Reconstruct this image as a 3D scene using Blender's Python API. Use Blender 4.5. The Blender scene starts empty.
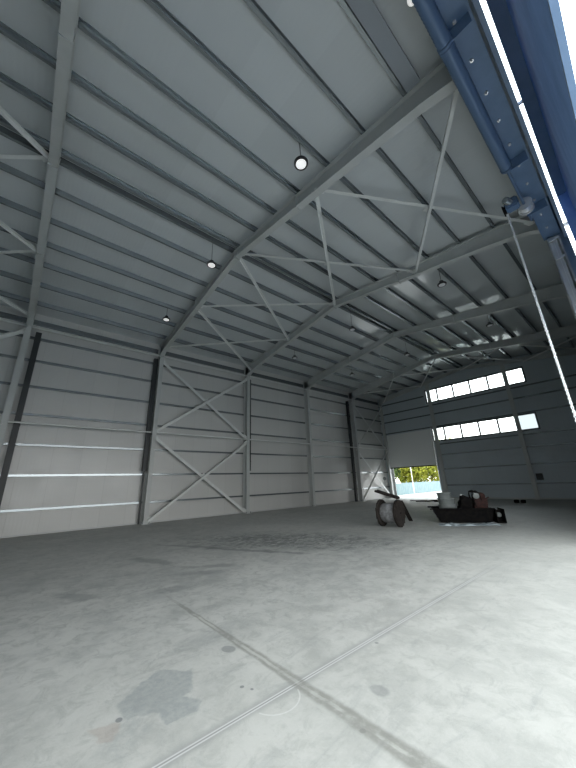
import bpy, bmesh, math, random
from mathutils import Vector, Matrix, noise
random.seed(7)
SC = bpy.context.scene
COL = SC.collection
PI = math.pi

# ------------------------------------------------------------------ dimensions
XL, XR = -15.36, -0.34          # inner flange faces of the columns
XM = -8.0                       # ridge
YF = [-5.75, -0.68, 4.75, 10.17, 15.45, 20.83, 25.18]
YN, YG = -5.95, 25.50           # near and far end walls (inner faces)
XWL, XWR = -15.93, -0.09        # inner faces of long walls
def z_top(x): return 9.74 - 0.121*abs(x-XM)
def z_low(x): return 9.44 - 0.155*abs(x-XM)
PH = 0.2                        # purlin height
def z_sheet(x): return z_top(x) + PH

# ------------------------------------------------------------------ materials
def mat(name, col, rough=.5, metal=0., spec=.5, fn=None):
    m = bpy.data.materials.new(name); m.use_nodes = True
    nt = m.node_tree; b = nt.nodes['Principled BSDF']
    b.inputs['Base Color'].default_value = (*col, 1)
    b.inputs['Roughness'].default_value = rough
    b.inputs['Metallic'].default_value = metal
    b.inputs['Specular IOR Level'].default_value = spec
    if fn: fn(nt, b)
    return m
def N(nt, t, **kw):
    n = nt.nodes.new(t)
    for k, v in kw.items(): setattr(n, k, v)
    return n
def setin(nt, inp, v):
    if hasattr(v, 'is_linked') or isinstance(v, bpy.types.NodeSocket): nt.links.new(v, inp)
    else: inp.default_value = v
def M_(nt, op, a, b=None, c=None, clamp=False):
    n = N(nt, 'ShaderNodeMath', operation=op); n.use_clamp = clamp
    setin(nt, n.inputs[0], a)
    if b is not None: setin(nt, n.inputs[1], b)
    if c is not None: setin(nt, n.inputs[2], c)
    return n.outputs[0]
def noise_tex(nt, vec, scale, detail=4, rough=.6, dist=0):
    n = N(nt, 'ShaderNodeTexNoise'); nt.links.new(vec, n.inputs['Vector'])
    n.inputs['Scale'].default_value = scale; n.inputs['Detail'].default_value = detail
    n.inputs['Roughness'].default_value = rough; n.inputs['Distortion'].default_value = dist
    return n.outputs['Fac']
def ramp(nt, v, a, b, lo=0., hi=1.):
    n = N(nt, 'ShaderNodeMapRange'); n.interpolation_type = 'SMOOTHSTEP'
    setin(nt, n.inputs['Value'], v)
    n.inputs['From Min'].default_value = a; n.inputs['From Max'].default_value = b
    n.inputs['To Min'].default_value = lo; n.inputs['To Max'].default_value = hi
    return n.outputs['Result']
def mixc(nt, f, a, b):
    n = N(nt, 'ShaderNodeMix', data_type='RGBA')
    setin(nt, n.inputs['Factor'], f)
    for i, v in ((6, a), (7, b)):
        if isinstance(v, tuple): n.inputs[i].default_value = (*v, 1)
        else: nt.links.new(v, n.inputs[i])
    return n.outputs[2]
def objco(nt):
    return N(nt, 'ShaderNodeTexCoord').outputs['Object']
def scaled(nt, v, s):
    n = N(nt, 'ShaderNodeMapping'); nt.links.new(v, n.inputs['Vector']); n.inputs['Scale'].default_value = s
    return n.outputs['Vector']

def sheet(axis, pitch=1.0, rib=0.1, strength=.35, base=(.5,.5,.5), joint=.04, rg=(.28,.40), jd=.008):
    """painted sandwich sheet: micro ribs and panel joints repeat along an axis"""
    def fn(nt, b):
        o = objco(nt); sx = N(nt, 'ShaderNodeSeparateXYZ'); nt.links.new(o, sx.inputs[0])
        c = sx.outputs[axis]
        f = M_(nt, 'FRACT', M_(nt, 'DIVIDE', M_(nt, 'ADD', c, 100.), pitch))
        d = M_(nt, 'ABSOLUTE', M_(nt, 'SUBTRACT', f, .5))
        j = ramp(nt, d, .5-.012/pitch, .5)
        w = M_(nt, 'SINE', M_(nt, 'MULTIPLY', c, 2*PI/rib))
        h = M_(nt, 'SUBTRACT', M_(nt, 'MULTIPLY', w, .0018), M_(nt, 'MULTIPLY', j, jd))
        big = noise_tex(nt, scaled(nt, o, (.35,.35,.35)), 1.0, 3)
        cell = N(nt, 'ShaderNodeTexWhiteNoise', noise_dimensions='1D')
        nt.links.new(M_(nt, 'FLOOR', M_(nt, 'DIVIDE', M_(nt, 'ADD', c, 100.), pitch)), cell.inputs['W'])
        tone = M_(nt, 'ADD', M_(nt, 'MULTIPLY', M_(nt, 'SUBTRACT', cell.outputs['Value'], .5), .05),
                  M_(nt, 'MULTIPLY', M_(nt, 'SUBTRACT', big, .5), .12))
        tone = M_(nt, 'ADD', tone, 1.)
        tone = M_(nt, 'SUBTRACT', tone, M_(nt, 'MULTIPLY', j, joint*4))
        v = N(nt, 'ShaderNodeVectorMath', operation='SCALE'); v.inputs[0].default_value = base
        nt.links.new(tone, v.inputs['Scale']); nt.links.new(v.outputs[0], b.inputs['Base Color'])
        bp = N(nt, 'ShaderNodeBump'); bp.inputs['Strength'].default_value = strength; bp.inputs['Distance'].default_value = 1.
        nt.links.new(h, bp.inputs['Height']); nt.links.new(bp.outputs[0], b.inputs['Normal'])
        r = ramp(nt, noise_tex(nt, scaled(nt, o, (.8,.8,.8)), 1.5, 3), .3, .7, *rg)
        nt.links.new(r, b.inputs['Roughness'])
    return fn
def mottled(c1, c2, scale=6, r=(.35,.55), bump=.0):
    def fn(nt, b):
        o = objco(nt); n = noise_tex(nt, o, scale, 5)
        nt.links.new(mixc(nt, ramp(nt, n, .35, .65), c1, c2), b.inputs['Base Color'])
        nt.links.new(ramp(nt, n, .3, .7, r[0], r[1]), b.inputs['Roughness'])
        if bump:
            bp = N(nt, 'ShaderNodeBump'); bp.inputs['Strength'].default_value = bump; bp.inputs['Distance'].default_value = .02
            nt.links.new(n, bp.inputs['Height']); nt.links.new(bp.outputs[0], b.inputs['Normal'])
    return fn

ROOFC = (.535,.57,.578)
WALLC = (.52,.525,.51)
m_roof = mat('roof_sheet', ROOFC, spec=.7, fn=sheet(1, 1.0, 0.11, .22, ROOFC, .0, (.10,.18), .0))
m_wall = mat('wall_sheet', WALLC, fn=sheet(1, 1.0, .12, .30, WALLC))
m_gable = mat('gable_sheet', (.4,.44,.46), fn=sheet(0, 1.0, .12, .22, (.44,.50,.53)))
m_out = mat('outer_sheet', (.6,.62,.63), .5)
m_frame = mat('frame_paint', (.40,.42,.41), .42, .0, .5, fn=mottled((.41,.43,.42),(.45,.47,.46), 2, (.40,.46)))
m_brace = mat('brace_paint', (.62,.64,.62), .45, fn=mottled((.60,.62,.605),(.65,.67,.655), 4, (.4,.5)))
m_galv = mat('galvanised_steel', (.30,.335,.35), .25, .65)
m_bright = mat('bright_galvanised_steel', (.85,.87,.88), .25, .6)
m_dark = mat('black_duct', (.02,.024,.026), .5)
m_blue = mat('haze_blue_header', (.07,.12,.2), .4, fn=mottled((.10,.175,.29),(.13,.21,.34), 2, (.35,.5)))  # blue veil of sky glare mixed into the header colour
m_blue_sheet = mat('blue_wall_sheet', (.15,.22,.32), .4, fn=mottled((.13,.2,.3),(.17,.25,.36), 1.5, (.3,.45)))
m_leaf = mat('haze_blue_hood_sheet', (.1,.17,.34), .4, spec=.1, fn=mottled((.20,.36,.72),(.30,.48,.85), .9, (.6,.7)))  # saturated blue carries the glare haze over the hood
m_spring = mat('haze_blue_spring_steel', (.09,.15,.25), .4, .1)  # lifted from near black to take in the blue glare haze
m_rubber = mat('black_rubber', (.015,.015,.016), .6)
m_doorpanel = mat('white_door_sheet', (.66,.68,.67), .5)
m_trim = mat('pale_flashing', (.45,.46,.46), .45)
m_white = mat('white_lamp_glass', (.9,.9,.88), .4)
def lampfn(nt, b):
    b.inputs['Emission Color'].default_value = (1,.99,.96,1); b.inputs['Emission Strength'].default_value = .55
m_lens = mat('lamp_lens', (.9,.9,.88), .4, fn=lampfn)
m_lensoff = mat('lamp_lens_dim', (.8,.82,.82), .35)
m_black = mat('black_housing', (.02,.02,.022), .45)
m_wood = mat('weathered_wood', (.1,.08,.065), .8, spec=.15, fn=mottled((.014,.012,.011),(.04,.034,.03), 12, (.7,.9), .4))
m_cable = mat('grey_cable_drum_core', (.32,.33,.34), .6, fn=mottled((.14,.145,.15),(.26,.265,.27), 10, (.5,.7), .3))
m_grime = mat('dirty_black_steel', (.02,.02,.02), .6, spec=.03, fn=mottled((.004,.004,.005),(.012,.011,.010), 10, (.6,.85), .3))
m_rust = mat('rusty_red_paint', (.16,.055,.04), .6, spec=.2, fn=mottled((.02,.009,.008),(.05,.022,.019), 12, (.6,.85), .3))
m_bucket = mat('pale_grey_plastic', (.17,.19,.185), .5)
m_spot = mat('pale_metal_spot', (.6,.62,.62), .35)
m_tray = mat('grey_tray_steel', (.3,.33,.36), .4, .3)
m_film = mat('crumpled_clear_film', (.45,.52,.55), .15, spec=.8)
m_ochre = mat('orange_brass', (.6,.38,.15), .4)

def glassfn(nt, b):
    out = nt.nodes['Material Output']
    tr = N(nt, 'ShaderNodeBsdfTransparent'); tr.inputs[0].default_value = (.93,.96,.96,1)
    gl = N(nt, 'ShaderNodeBsdfGlossy'); gl.inputs['Roughness'].default_value = .03
    fr = N(nt, 'ShaderNodeFresnel'); fr.inputs[0].default_value = 1.45
    mx = N(nt, 'ShaderNodeMixShader'); nt.links.new(fr.outputs[0], mx.inputs[0])
    nt.links.new(tr.outputs[0], mx.inputs[1]); nt.links.new(gl.outputs[0], mx.inputs[2])
    nt.links.new(mx.outputs[0], out.inputs['Surface'])
m_glass = mat('window_glass', (1,1,1), fn=glassfn)
def glassfn2(nt, b):
    glassfn(nt, b)
    for n in nt.nodes:
        if n.type == 'BSDF_TRANSPARENT': n.inputs[0].default_value = (.42,.45,.46,1)
m_glass_dusty = mat('dusty_window_glass', (1,1,1), fn=glassfn2)

def floorfn(nt, b):
    o = objco(nt); s = N(nt, 'ShaderNodeSeparateXYZ'); nt.links.new(o, s.inputs[0])
    X, Y = s.outputs[0], s.outputs[1]
    warp = noise_tex(nt, o, 3.0, 4, .6); warp2 = noise_tex(nt, scaled(nt, o, (1,1,7)), 5.0, 3, .6)
    n1 = noise_tex(nt, o, .45, 5, .62, .4)
    n2 = noise_tex(nt, o, 2.2, 6, .7, .3)
    n3 = noise_tex(nt, o, 14., 5, .7)
    # long trowel streaks
    st = noise_tex(nt, scaled(nt, o, (1.6,.35,1)), 1.6, 5, .7, 1.5)
    c = mixc(nt, ramp(nt, n1, .35, .68), (.355,.362,.342), (.465,.468,.44))
    c = mixc(nt, M_(nt, 'MULTIPLY', ramp(nt, n2, .42, .62), .55), c, (.53,.53,.50))
    c = mixc(nt, M_(nt, 'MULTIPLY', ramp(nt, n2, .50, .34), .4), c, (.28,.29,.28))
    n4 = noise_tex(nt, o, 5.5, 8, .75, .8)
    c = mixc(nt, M_(nt, 'MULTIPLY', ramp(nt, n4, .54, .36), .5), c, (.26,.27,.255))
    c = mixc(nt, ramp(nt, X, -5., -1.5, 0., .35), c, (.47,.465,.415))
    c = mixc(nt, M_(nt, 'MULTIPLY', ramp(nt, st, .56, .72), .28), c, (.20,.215,.215))
    c = mixc(nt, M_(nt, 'MULTIPLY', ramp(nt, n3, .55, .75), .22), c, (.58,.58,.56))
    # light scratches
    sc = noise_tex(nt, scaled(nt, o, (5,1.2,1)), 4.0, 8, .75, 2.5)
    c = mixc(nt, M_(nt, 'MULTIPLY', ramp(nt, M_(nt, 'ABSOLUTE', M_(nt, 'SUBTRACT', sc, .5)), .012, .0), .25), c, (.62,.62,.60))
    def ell(cx, cy, rx, ry, rot, edge=.25, wob=.7):
        dx = M_(nt, 'SUBTRACT', X, cx); dy = M_(nt, 'SUBTRACT', Y, cy)
        ca, sa = math.cos(rot), math.sin(rot)
        u = M_(nt, 'DIVIDE', M_(nt, 'ADD', M_(nt, 'MULTIPLY', dx, ca), M_(nt, 'MULTIPLY', dy, sa)), rx)
        v = M_(nt, 'DIVIDE', M_(nt, 'SUBTRACT', M_(nt, 'MULTIPLY', dy, ca), M_(nt, 'MULTIPLY', dx, sa)), ry)
        r = M_(nt, 'SQRT', M_(nt, 'ADD', M_(nt, 'MULTIPLY', u, u), M_(nt, 'MULTIPLY', v, v)))
        r = M_(nt, 'ADD', r, M_(nt, 'MULTIPLY', M_(nt, 'SUBTRACT', warp, .5), wob*2))
        return ramp(nt, r, 1.+edge/2, 1.-edge/2)
    # grey damp patch left of the saw cut
    wx = M_(nt, 'ADD', X, M_(nt, 'MULTIPLY', M_(nt, 'SUBTRACT', noise_tex(nt, o, 9., 4, .6), .5), .10))
    wy = M_(nt, 'ADD', Y, M_(nt, 'MULTIPLY', M_(nt, 'SUBTRACT', noise_tex(nt, scaled(nt, o, (1,1.3,1)), 8., 4, .6), .5), .10))
    def convex(pts, soft=.02):
        cx = sum(p[0] for p in pts)/len(pts); cy = sum(p[1] for p in pts)/len(pts); dmax = None
        for (x0, y0), (x1, y1) in zip(pts, pts[1:]+pts[:1]):
            nx, ny = y1-y0, -(x1-x0); l = math.hypot(nx, ny); nx /= l; ny /= l
            k = -(nx*x0+ny*y0)
            if nx*cx+ny*cy+k > 0: nx, ny, k = -nx, -ny, -k
            dd = M_(nt, 'ADD', M_(nt, 'ADD', M_(nt, 'MULTIPLY', wx, nx), M_(nt, 'MULTIPLY', wy, ny)), k)
            dmax = dd if dmax is None else M_(nt, 'MAXIMUM', dmax, dd)
        return ramp(nt, dmax, soft, -soft)
    pat = M_(nt, 'MAXIMUM', convex([(-3.27,1.25),(-3.05,1.45),(-2.80,1.34),(-2.73,1.1),(-2.80,.86),(-3.01,.86),(-3.15,1.04)], .014),
             convex([(-2.80,1.25),(-2.63,1.34),(-2.54,1.25),(-2.57,1.06),(-2.76,1.04)], .012))
    tail = convex([(-2.95,.93),(-2.62,1.0),(-2.46,.76),(-2.6,.66),(-2.8,.76)], .05)
    pat = M_(nt, 'MAXIMUM', M_(nt, 'MULTIPLY', pat, ramp(nt, n3, .3, .65, .85, .5)), M_(nt, 'MULTIPLY', tail, ramp(nt, n3, .4, .6, .40, .1)))
    c = mixc(nt, pat, c, (.27,.29,.285))
    c = mixc(nt, M_(nt, 'MULTIPLY', convex([(-2.88,.66),(-2.80,.84),(-2.66,.75),(-2.70,.70)], .012), .45), c, (.36,.30,.26))
    for e, k in (((-2.84,.835,.026,.022,0,.3,.3),.8), ((-3.14,1.86,.075,.055,.3,.3,.3),.6), ((-1.78,2.36,.075,.06,0,.5,.4),.42),
              ((-2.55,1.64,.016,.016,0,.3,.2),.8), ((-2.47,1.68,.014,.012,0,.3,.2),.8), ((-6.16,1.0,.30,.13,.5,.8,1.2),.45),
              ((-5.4,2.1,.3,.14,1.2,.9,1.2),.4), ((-5.9,2.9,.35,.15,1.,.9,1.2),.5),((-1.63,1.95,.02,.02,0,.4,.2),.6),((-2.2,2.95,.02,.02,0,.4,.2),.6)):
        c = mixc(nt, M_(nt, 'MULTIPLY', ell(*e), k), c, (.17,.18,.18))
    # smeared rubber marks in front of the left wall
    sm = noise_tex(nt, scaled(nt, o, (2.2,.9,1)), 2.4, 6, .7, 2.)
    big = ell(-7.3,6.0,2.6,1.1,.55,1.1,1.1)
    c = mixc(nt, M_(nt, 'MULTIPLY', M_(nt, 'MULTIPLY', big, ramp(nt, sm, .40, .56)), .85), c, (.12,.13,.125))
    lin = ell(-6.9,4.6,1.6,.10,.45,.8,1.2)
    c = mixc(nt, M_(nt, 'MULTIPLY', lin, .6), c, (.14,.15,.15))
    for e in ((-8.6,3.9,1.3,.10,.5,.8,1.0),(-7.6,2.6,.7,.16,.3,.9,1.3),(-6.2,3.3,.5,.12,.9,.9,1.3)):
        c = mixc(nt, M_(nt, 'MULTIPLY', M_(nt, 'MULTIPLY', ell(*e), .55), ramp(nt, n4, .35, .6, .5, 1.)), c, (.13,.14,.135))
    # saw cut running along the hall (x) with pale slurry edges
    dx = M_(nt, 'ABSOLUTE', M_(nt, 'ADD', X, 2.275))
    fade = ramp(nt, Y, 7.3, 5.2)
    halo = M_(nt, 'MULTIPLY', ramp(nt, M_(nt, 'ADD', dx, M_(nt, 'MULTIPLY', M_(nt, 'SUBTRACT', warp, .5), .10)), .085, .01), .75)
    c = mixc(nt, M_(nt, 'MULTIPLY', halo, fade), c, (.30,.305,.29))
    c = mixc(nt, M_(nt, 'MULTIPLY', ramp(nt, dx, .022, .012), M_(nt, 'MULTIPLY', fade, .7)), c, (.66,.66,.64))
    c = mixc(nt, M_(nt, 'MULTIPLY', ramp(nt, dx, .009, .004), M_(nt, 'MULTIPLY', fade, .75)), c, (.20,.20,.19))
    # cross joint with a stained band widening toward the doorway
    dy = M_(nt, 'ABSOLUTE', M_(nt, 'SUBTRACT', Y, M_(nt, 'ADD', 1.99, M_(nt, 'MULTIPLY', M_(nt, 'SUBTRACT', warp, .5), .05))))
    wd = M_(nt, 'MAXIMUM', M_(nt, 'ADD', .065, M_(nt, 'MULTIPLY', M_(nt, 'ADD', X, 2.3), .016)), .02)
    fx = ramp(nt, X, -5.6, -4.2)
    band = ramp(nt, M_(nt, 'DIVIDE', dy, wd), 1.15, .55)
    c = mixc(nt, M_(nt, 'MULTIPLY', M_(nt, 'MULTIPLY', band, ramp(nt, n3, .25, .6, .45, 1.)), M_(nt, 'MULTIPLY', fx, .75)), c, (.21,.21,.185))
    core = ramp(nt, dy, .022, .008)
    c = mixc(nt, M_(nt, 'MULTIPLY', M_(nt, 'MULTIPLY', core, ramp(nt, n2, .40, .6)), M_(nt, 'MULTIPLY', fx, .6)), c, (.52,.52,.48))
    # pale curved scuff
    rr = M_(nt, 'SQRT', M_(nt, 'ADD', M_(nt, 'POWER', M_(nt, 'ADD', X, 2.28), 2.), M_(nt, 'POWER', M_(nt, 'SUBTRACT', Y, 1.75), 2.)))
    arc = M_(nt, 'MULTIPLY', ramp(nt, M_(nt, 'ABSOLUTE', M_(nt, 'SUBTRACT', rr, .19)), .008, .003), M_(nt, 'GREATER_THAN', X, -2.22))
    c = mixc(nt, M_(nt, 'MULTIPLY', arc, .4), c, (.68,.68,.66))
    nt.links.new(c, b.inputs['Base Color'])
    nt.links.new(ramp(nt, n2, .3, .7, .45, .7), b.inputs['Roughness'])
    b.inputs['Specular IOR Level'].default_value = .35
    bp = N(nt, 'ShaderNodeBump'); bp.inputs['Strength'].default_value = .25; bp.inputs['Distance'].default_value = .01
    nt.links.new(n3, bp.inputs['Height']); nt.links.new(bp.outputs[0], b.inputs['Normal'])
m_floor = mat('power_floated_concrete', (.4,.4,.4), .6, fn=floorfn)
m_ground = mat('pale_yard_concrete', (.25,.25,.23), .8, spec=.2, fn=mottled((.52,.52,.50),(.60,.595,.57), .8, (.7,.9)))
m_bounce_apron = mat('bounce_apron_concrete', (.7,.7,.69), .8, spec=.3, fn=mottled((.56,.57,.57),(.64,.645,.64), .8, (.7,.9)))  # paler than the yard, to throw daylight up into the roof
m_fence = mat('pale_blue_fence_sheet', (.35,.5,.52), .5, spec=.2, fn=mottled((.17,.25,.265),(.22,.29,.295), 3, (.6,.8)))
m_leafg = mat('yellow_green_leaves', (.4,.45,.08), .6, spec=.15, fn=mottled((.17,.20,.025),(.32,.31,.04), 1.5, (.6,.8)))
m_leafd = mat('dark_green_leaves', (.12,.2,.05), .6, spec=.15, fn=mottled((.025,.05,.012),(.08,.12,.03), 1.5, (.6,.8)))
m_bark = mat('bark', (.12,.09,.06), .9, fn=mottled((.08,.06,.04),(.17,.13,.09), 8, (.8,.95), .5))

# ------------------------------------------------------------------ mesh helpers
def box(bm, x0, x1, y0, y1, z0, z1):
    v = [bm.verts.new((x, y, z)) for x in (x0, x1) for y in (y0, y1) for z in (z0, z1)]
    for f in ((0,1,3,2),(4,6,7,5),(0,4,5,1),(2,3,7,6),(0,2,6,4),(1,5,7,3)):
        bm.faces.new([v[i] for i in f])
def extr(bm, prof, p0, p1, up=(0,0,1)):
    """closed 2-D profile (side, up) swept from p0 to p1"""
    p0, p1 = Vector(p0), Vector(p1); d = (p1-p0).normalized()
    s = d.cross(Vector(up)).normalized(); u = s.cross(d).normalized()
    a = [bm.verts.new(p0 + s*x + u*y) for x, y in prof]
    b = [bm.verts.new(p1 + s*x + u*y) for x, y in prof]
    n = len(prof)
    for i in range(n): bm.faces.new((a[i], a[(i+1)%n], b[(i+1)%n], b[i]))
    bm.faces.new(a[::-1]); bm.faces.new(b)
def tube(bm, pts, r, seg=10, cap=True):
    pts = [Vector(p) for p in pts]; rings = []
    ref = Vector((0,0,1))
    for i, p in enumerate(pts):
        d = (pts[min(i+1, len(pts)-1)] - pts[max(i-1, 0)]).normalized()
        rf = ref if abs(d.dot(ref)) < .95 else Vector((1,0,0))
        s = d.cross(rf).normalized(); u = s.cross(d)
        rr = r[i] if isinstance(r, (list, tuple)) else r
        rings.append([bm.verts.new(p + s*math.cos(2*PI*k/seg)*rr + u*math.sin(2*PI*k/seg)*rr) for k in range(seg)])
    for a, b in zip(rings, rings[1:]):
        for k in range(seg): bm.faces.new((a[k], a[(k+1)%seg], b[(k+1)%seg], b[k]))
    if cap: bm.faces.new(rings[0][::-1]); bm.faces.new(rings[-1])
def lathe(bm, prof, c, axis=(0,0,1), seg=24):
    c = Vector(c); d = Vector(axis).normalized()
    rf = Vector((0,0,1)) if abs(d.z) < .95 else Vector((1,0,0))
    s = d.cross(rf).normalized(); u = s.cross(d); rings = []
    for r, h in prof:
        rings.append([bm.verts.new(c + d*h + (s*math.cos(2*PI*k/seg)+u*math.sin(2*PI*k/seg))*max(r,1e-4)) for k in range(seg)])
    for a, b in zip(rings, rings[1:]):
        for k in range(seg): bm.faces.new((a[k], a[(k+1)%seg], b[(k+1)%seg], b[k]))
    bm.faces.new(rings[0][::-1]); bm.faces.new(rings[-1])
def poly(bm, pts, vec):
    """polygon outline pushed along vec"""
    vec = Vector(vec); a = [bm.verts.new(p) for p in pts]; b = [bm.verts.new(Vector(p)+vec) for p in pts]; n = len(pts)
    for i in range(n): bm.faces.new((a[i], a[(i+1)%n], b[(i+1)%n], b[i]))
    bm.faces.new(a[::-1]); bm.faces.new(b)
def BM(): return bmesh.new()
def obj(name, bm, m, parent=None, smooth=False):
    bmesh.ops.recalc_face_normals(bm, faces=bm.faces)
    me = bpy.data.meshes.new(name)
    if parent is not None: bmesh.ops.translate(bm, verts=bm.verts, vec=-parent.matrix_world.translation if False else -Vector(parent['_o']))
    bm.to_mesh(me); bm.free(); me.materials.append(m)
    if smooth:
        for p in me.polygons: p.use_smooth = True
        try: me.set_sharp_from_angle(angle=math.radians(40))
        except Exception: pass
    o = bpy.data.objects.new(name, me); COL.objects.link(o)
    if parent is not None:
        o.parent = parent; o['_o'] = tuple(parent['_o'])
    else: o['_o'] = (0.,0.,0.)
    return o
def tag(o, label, cat, group=None):
    o['label'] = label; o['category'] = cat
    if group: o['group'] = group
    return o
def thing(name, label, cat, loc=(0,0,0), group=None):
    o = bpy.data.objects.new(name, None); COL.objects.link(o); o.location = loc; o['_o'] = tuple(float(c) for c in loc)
    o.empty_display_size = .2
    return tag(o, label, cat, group)
def struct(name, bm, m, parent=None):
    o = obj(name, bm, m, parent)
    if parent is None: o['kind'] = 'structure'
    return o
def single(name, bm, m, label, cat, group=None, smooth=False):
    return tag(obj(name, bm, m, None, smooth), label, cat, group)

def I_prof(h, w, tf=.014, tw=.01):
    return [(-w/2,0),(w/2,0),(w/2,tf),(tw/2,tf),(tw/2,h-tf),(w/2,h-tf),(w/2,h),(-w/2,h),(-w/2,h-tf),(-tw/2,h-tf),(-tw/2,tf),(-w/2,tf)]
def C_prof(h, w, t=.006, lip=.034, flip=1):
    p = [(0,0),(w,0),(w,lip),(w-t,lip),(w-t,t),(t,t),(t,h-t),(w-t,h-t),(w-t,h-lip),(w,h-lip),(w,h),(0,h)]
    return [(x*flip, y) for x, y in p]
def L_prof(a, t=.008):
    return [(0,0),(a,0),(a,t),(t,t),(t,a),(0,a)]
def U_prof(a, b, t=.006):
    return [(0,0),(a,0),(a,b),(a-t,b),(a-t,t),(t,t),(t,b),(0,b)]
ORD = ['first','second','third','fourth','fifth','sixth','seventh','eighth']

# ------------------------------------------------------------------ shell
bm = BM(); box(bm, -16.2, .12, YN-.3, YG+.25, -.2, 0); struct('floor', bm, m_floor)
bm = BM()
xa, xb = -16.15, .08
for (a, b) in ((xa, XM), (XM, xb)):
    poly(bm, [(a,YN-.2,z_sheet(a)),(b,YN-.2,z_sheet(b)),(b,YN-.2,z_sheet(b)+.1),(a,YN-.2,z_sheet(a)+.1)], (0,YG+.6-(YN-.2),0))
struct('ceiling', bm, m_roof)
def wallbox(name, m, *bs):
    bm = BM()
    for q in bs: box(bm, *q)
    return struct(name, bm, m)
wallbox('wall_left', m_wall, (XWL-.12, XWL, YN-.2, YG+.2, 0, z_sheet(XWL)+.02))
# right wall: solid behind, a 10 m wide doorway beside the camera, solid beyond
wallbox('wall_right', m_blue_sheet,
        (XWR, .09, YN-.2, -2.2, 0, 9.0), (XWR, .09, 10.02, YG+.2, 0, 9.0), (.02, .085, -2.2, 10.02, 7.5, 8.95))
def gable(name, y0, y1, holes, m):
    """end wall from strips, holes = (x0,x1,z0,z1)"""
    xs = sorted({XWL-.1, XM, XWR+.17} | {h[0] for h in holes} | {h[1] for h in holes}); bm = BM()
    for a, b in zip(xs, xs[1:]):
        mid = (a+b)/2; hs = sorted([h for h in holes if h[0] <= mid <= h[1]], key=lambda h: h[2]); z = 0.
        for h in hs:
            if h[2] > z: box(bm, a, b, y0, y1, z, h[2])
            z = h[3]
        poly(bm, [(a,y0,z),(b,y0,z),(b,y0,z_sheet(b)+.04),(a,y0,z_sheet(a)+.04)], (0,y1-y0,0))
    return struct(name, bm, m)
WU = (-11.28,-4.2,7.55,8.72); WLo = (-11.28,-4.2,4.32,5.47); DF = (-15.3,-11.32,0,5.0)
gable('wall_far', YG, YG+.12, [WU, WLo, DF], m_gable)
gable('wall_near', YN-.12, YN, [], m_gable)
bm = BM(); box(bm, XWL, XWL+.03, YN, YG, 0, .06); struct('baseboard_left', bm, m_trim)
bm = BM(); box(bm, -11.1, XWR, YG-.03, YG, 0, .09); struct('baseboard_far', bm, m_frame)

# ------------------------------------------------------------------ strip windows
m_winframe = mat('grey_window_frame', (.06,.07,.075), .5)
for k, (x0, x1, z0, z1) in enumerate((WU, WLo)):
    w = bpy.data.objects.new(f'window_{k+1}', None); COL.objects.link(w); w['kind'] = 'structure'
    w.location = (x0, YG+.06, z0); w['_o'] = (x0, YG+.06, z0)
    bm = BM(); t = .10
    box(bm, x0, x1, YG-.02, YG+.1, z0, z0+t); box(bm, x0, x1, YG-.02, YG+.1, z1-t, z1)
    e = [x0, -10.27, -9.0, -7.75, -6.5, -5.3, x1]; n = 6
    for i, x in enumerate(e):
        a = x if i == 0 else (x-t if i == n else x-t/2); box(bm, a, a+t, YG-.015, YG+.095, z0+t, z1-t)
    obj('window_frame', bm, m_winframe, w)
    for i in range(n):
        bm = BM(); box(bm, e[i]+t/2, e[i+1]-t/2, YG+.035, YG+.045, z0+t, z1-t)
        g = obj('glass_pane', bm, m_glass_dusty if (k == 1 and i == 5) else m_glass, w)
        if k == 1 and i == 5: g['label'] = 'duller blue-grey end pane'

# ------------------------------------------------------------------ far sectional door, half raised
d = bpy.data.objects.new('door_1', None); COL.objects.link(d); d['kind'] = 'structure'; d.location = (-13.25,YG,0); d['_o'] = (-13.25,YG,0)
for i in range(5):
    z = 2.52 + i*.572
    bm = BM(); box(bm, -15.42, -11.3, YG-.10, YG-.05, z, z+.5715)
    obj('door_section', bm, m_doorpanel, d)
bm = BM(); box(bm, -15.42, -11.3, YG-.105, YG-.045, 2.44, 2.52); obj('bottom_seal', bm, m_rubber, d)
for x in (-15.47, -11.3):
    bm = BM(); extr(bm, U_prof(.07,.06), (x,YG-.04,0), (x,YG-.04,5.6), (0,-1,0)); obj('door_track', bm, m_bright, d)
bm = BM(); box(bm, -15.55, -15.3, YG-.02, YG+.16, 0, 5.1); box(bm, -11.32, -11.2, YG-.02, YG+.16, 0, 4.28); obj('door_jamb', bm, m_frame, d)

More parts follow.
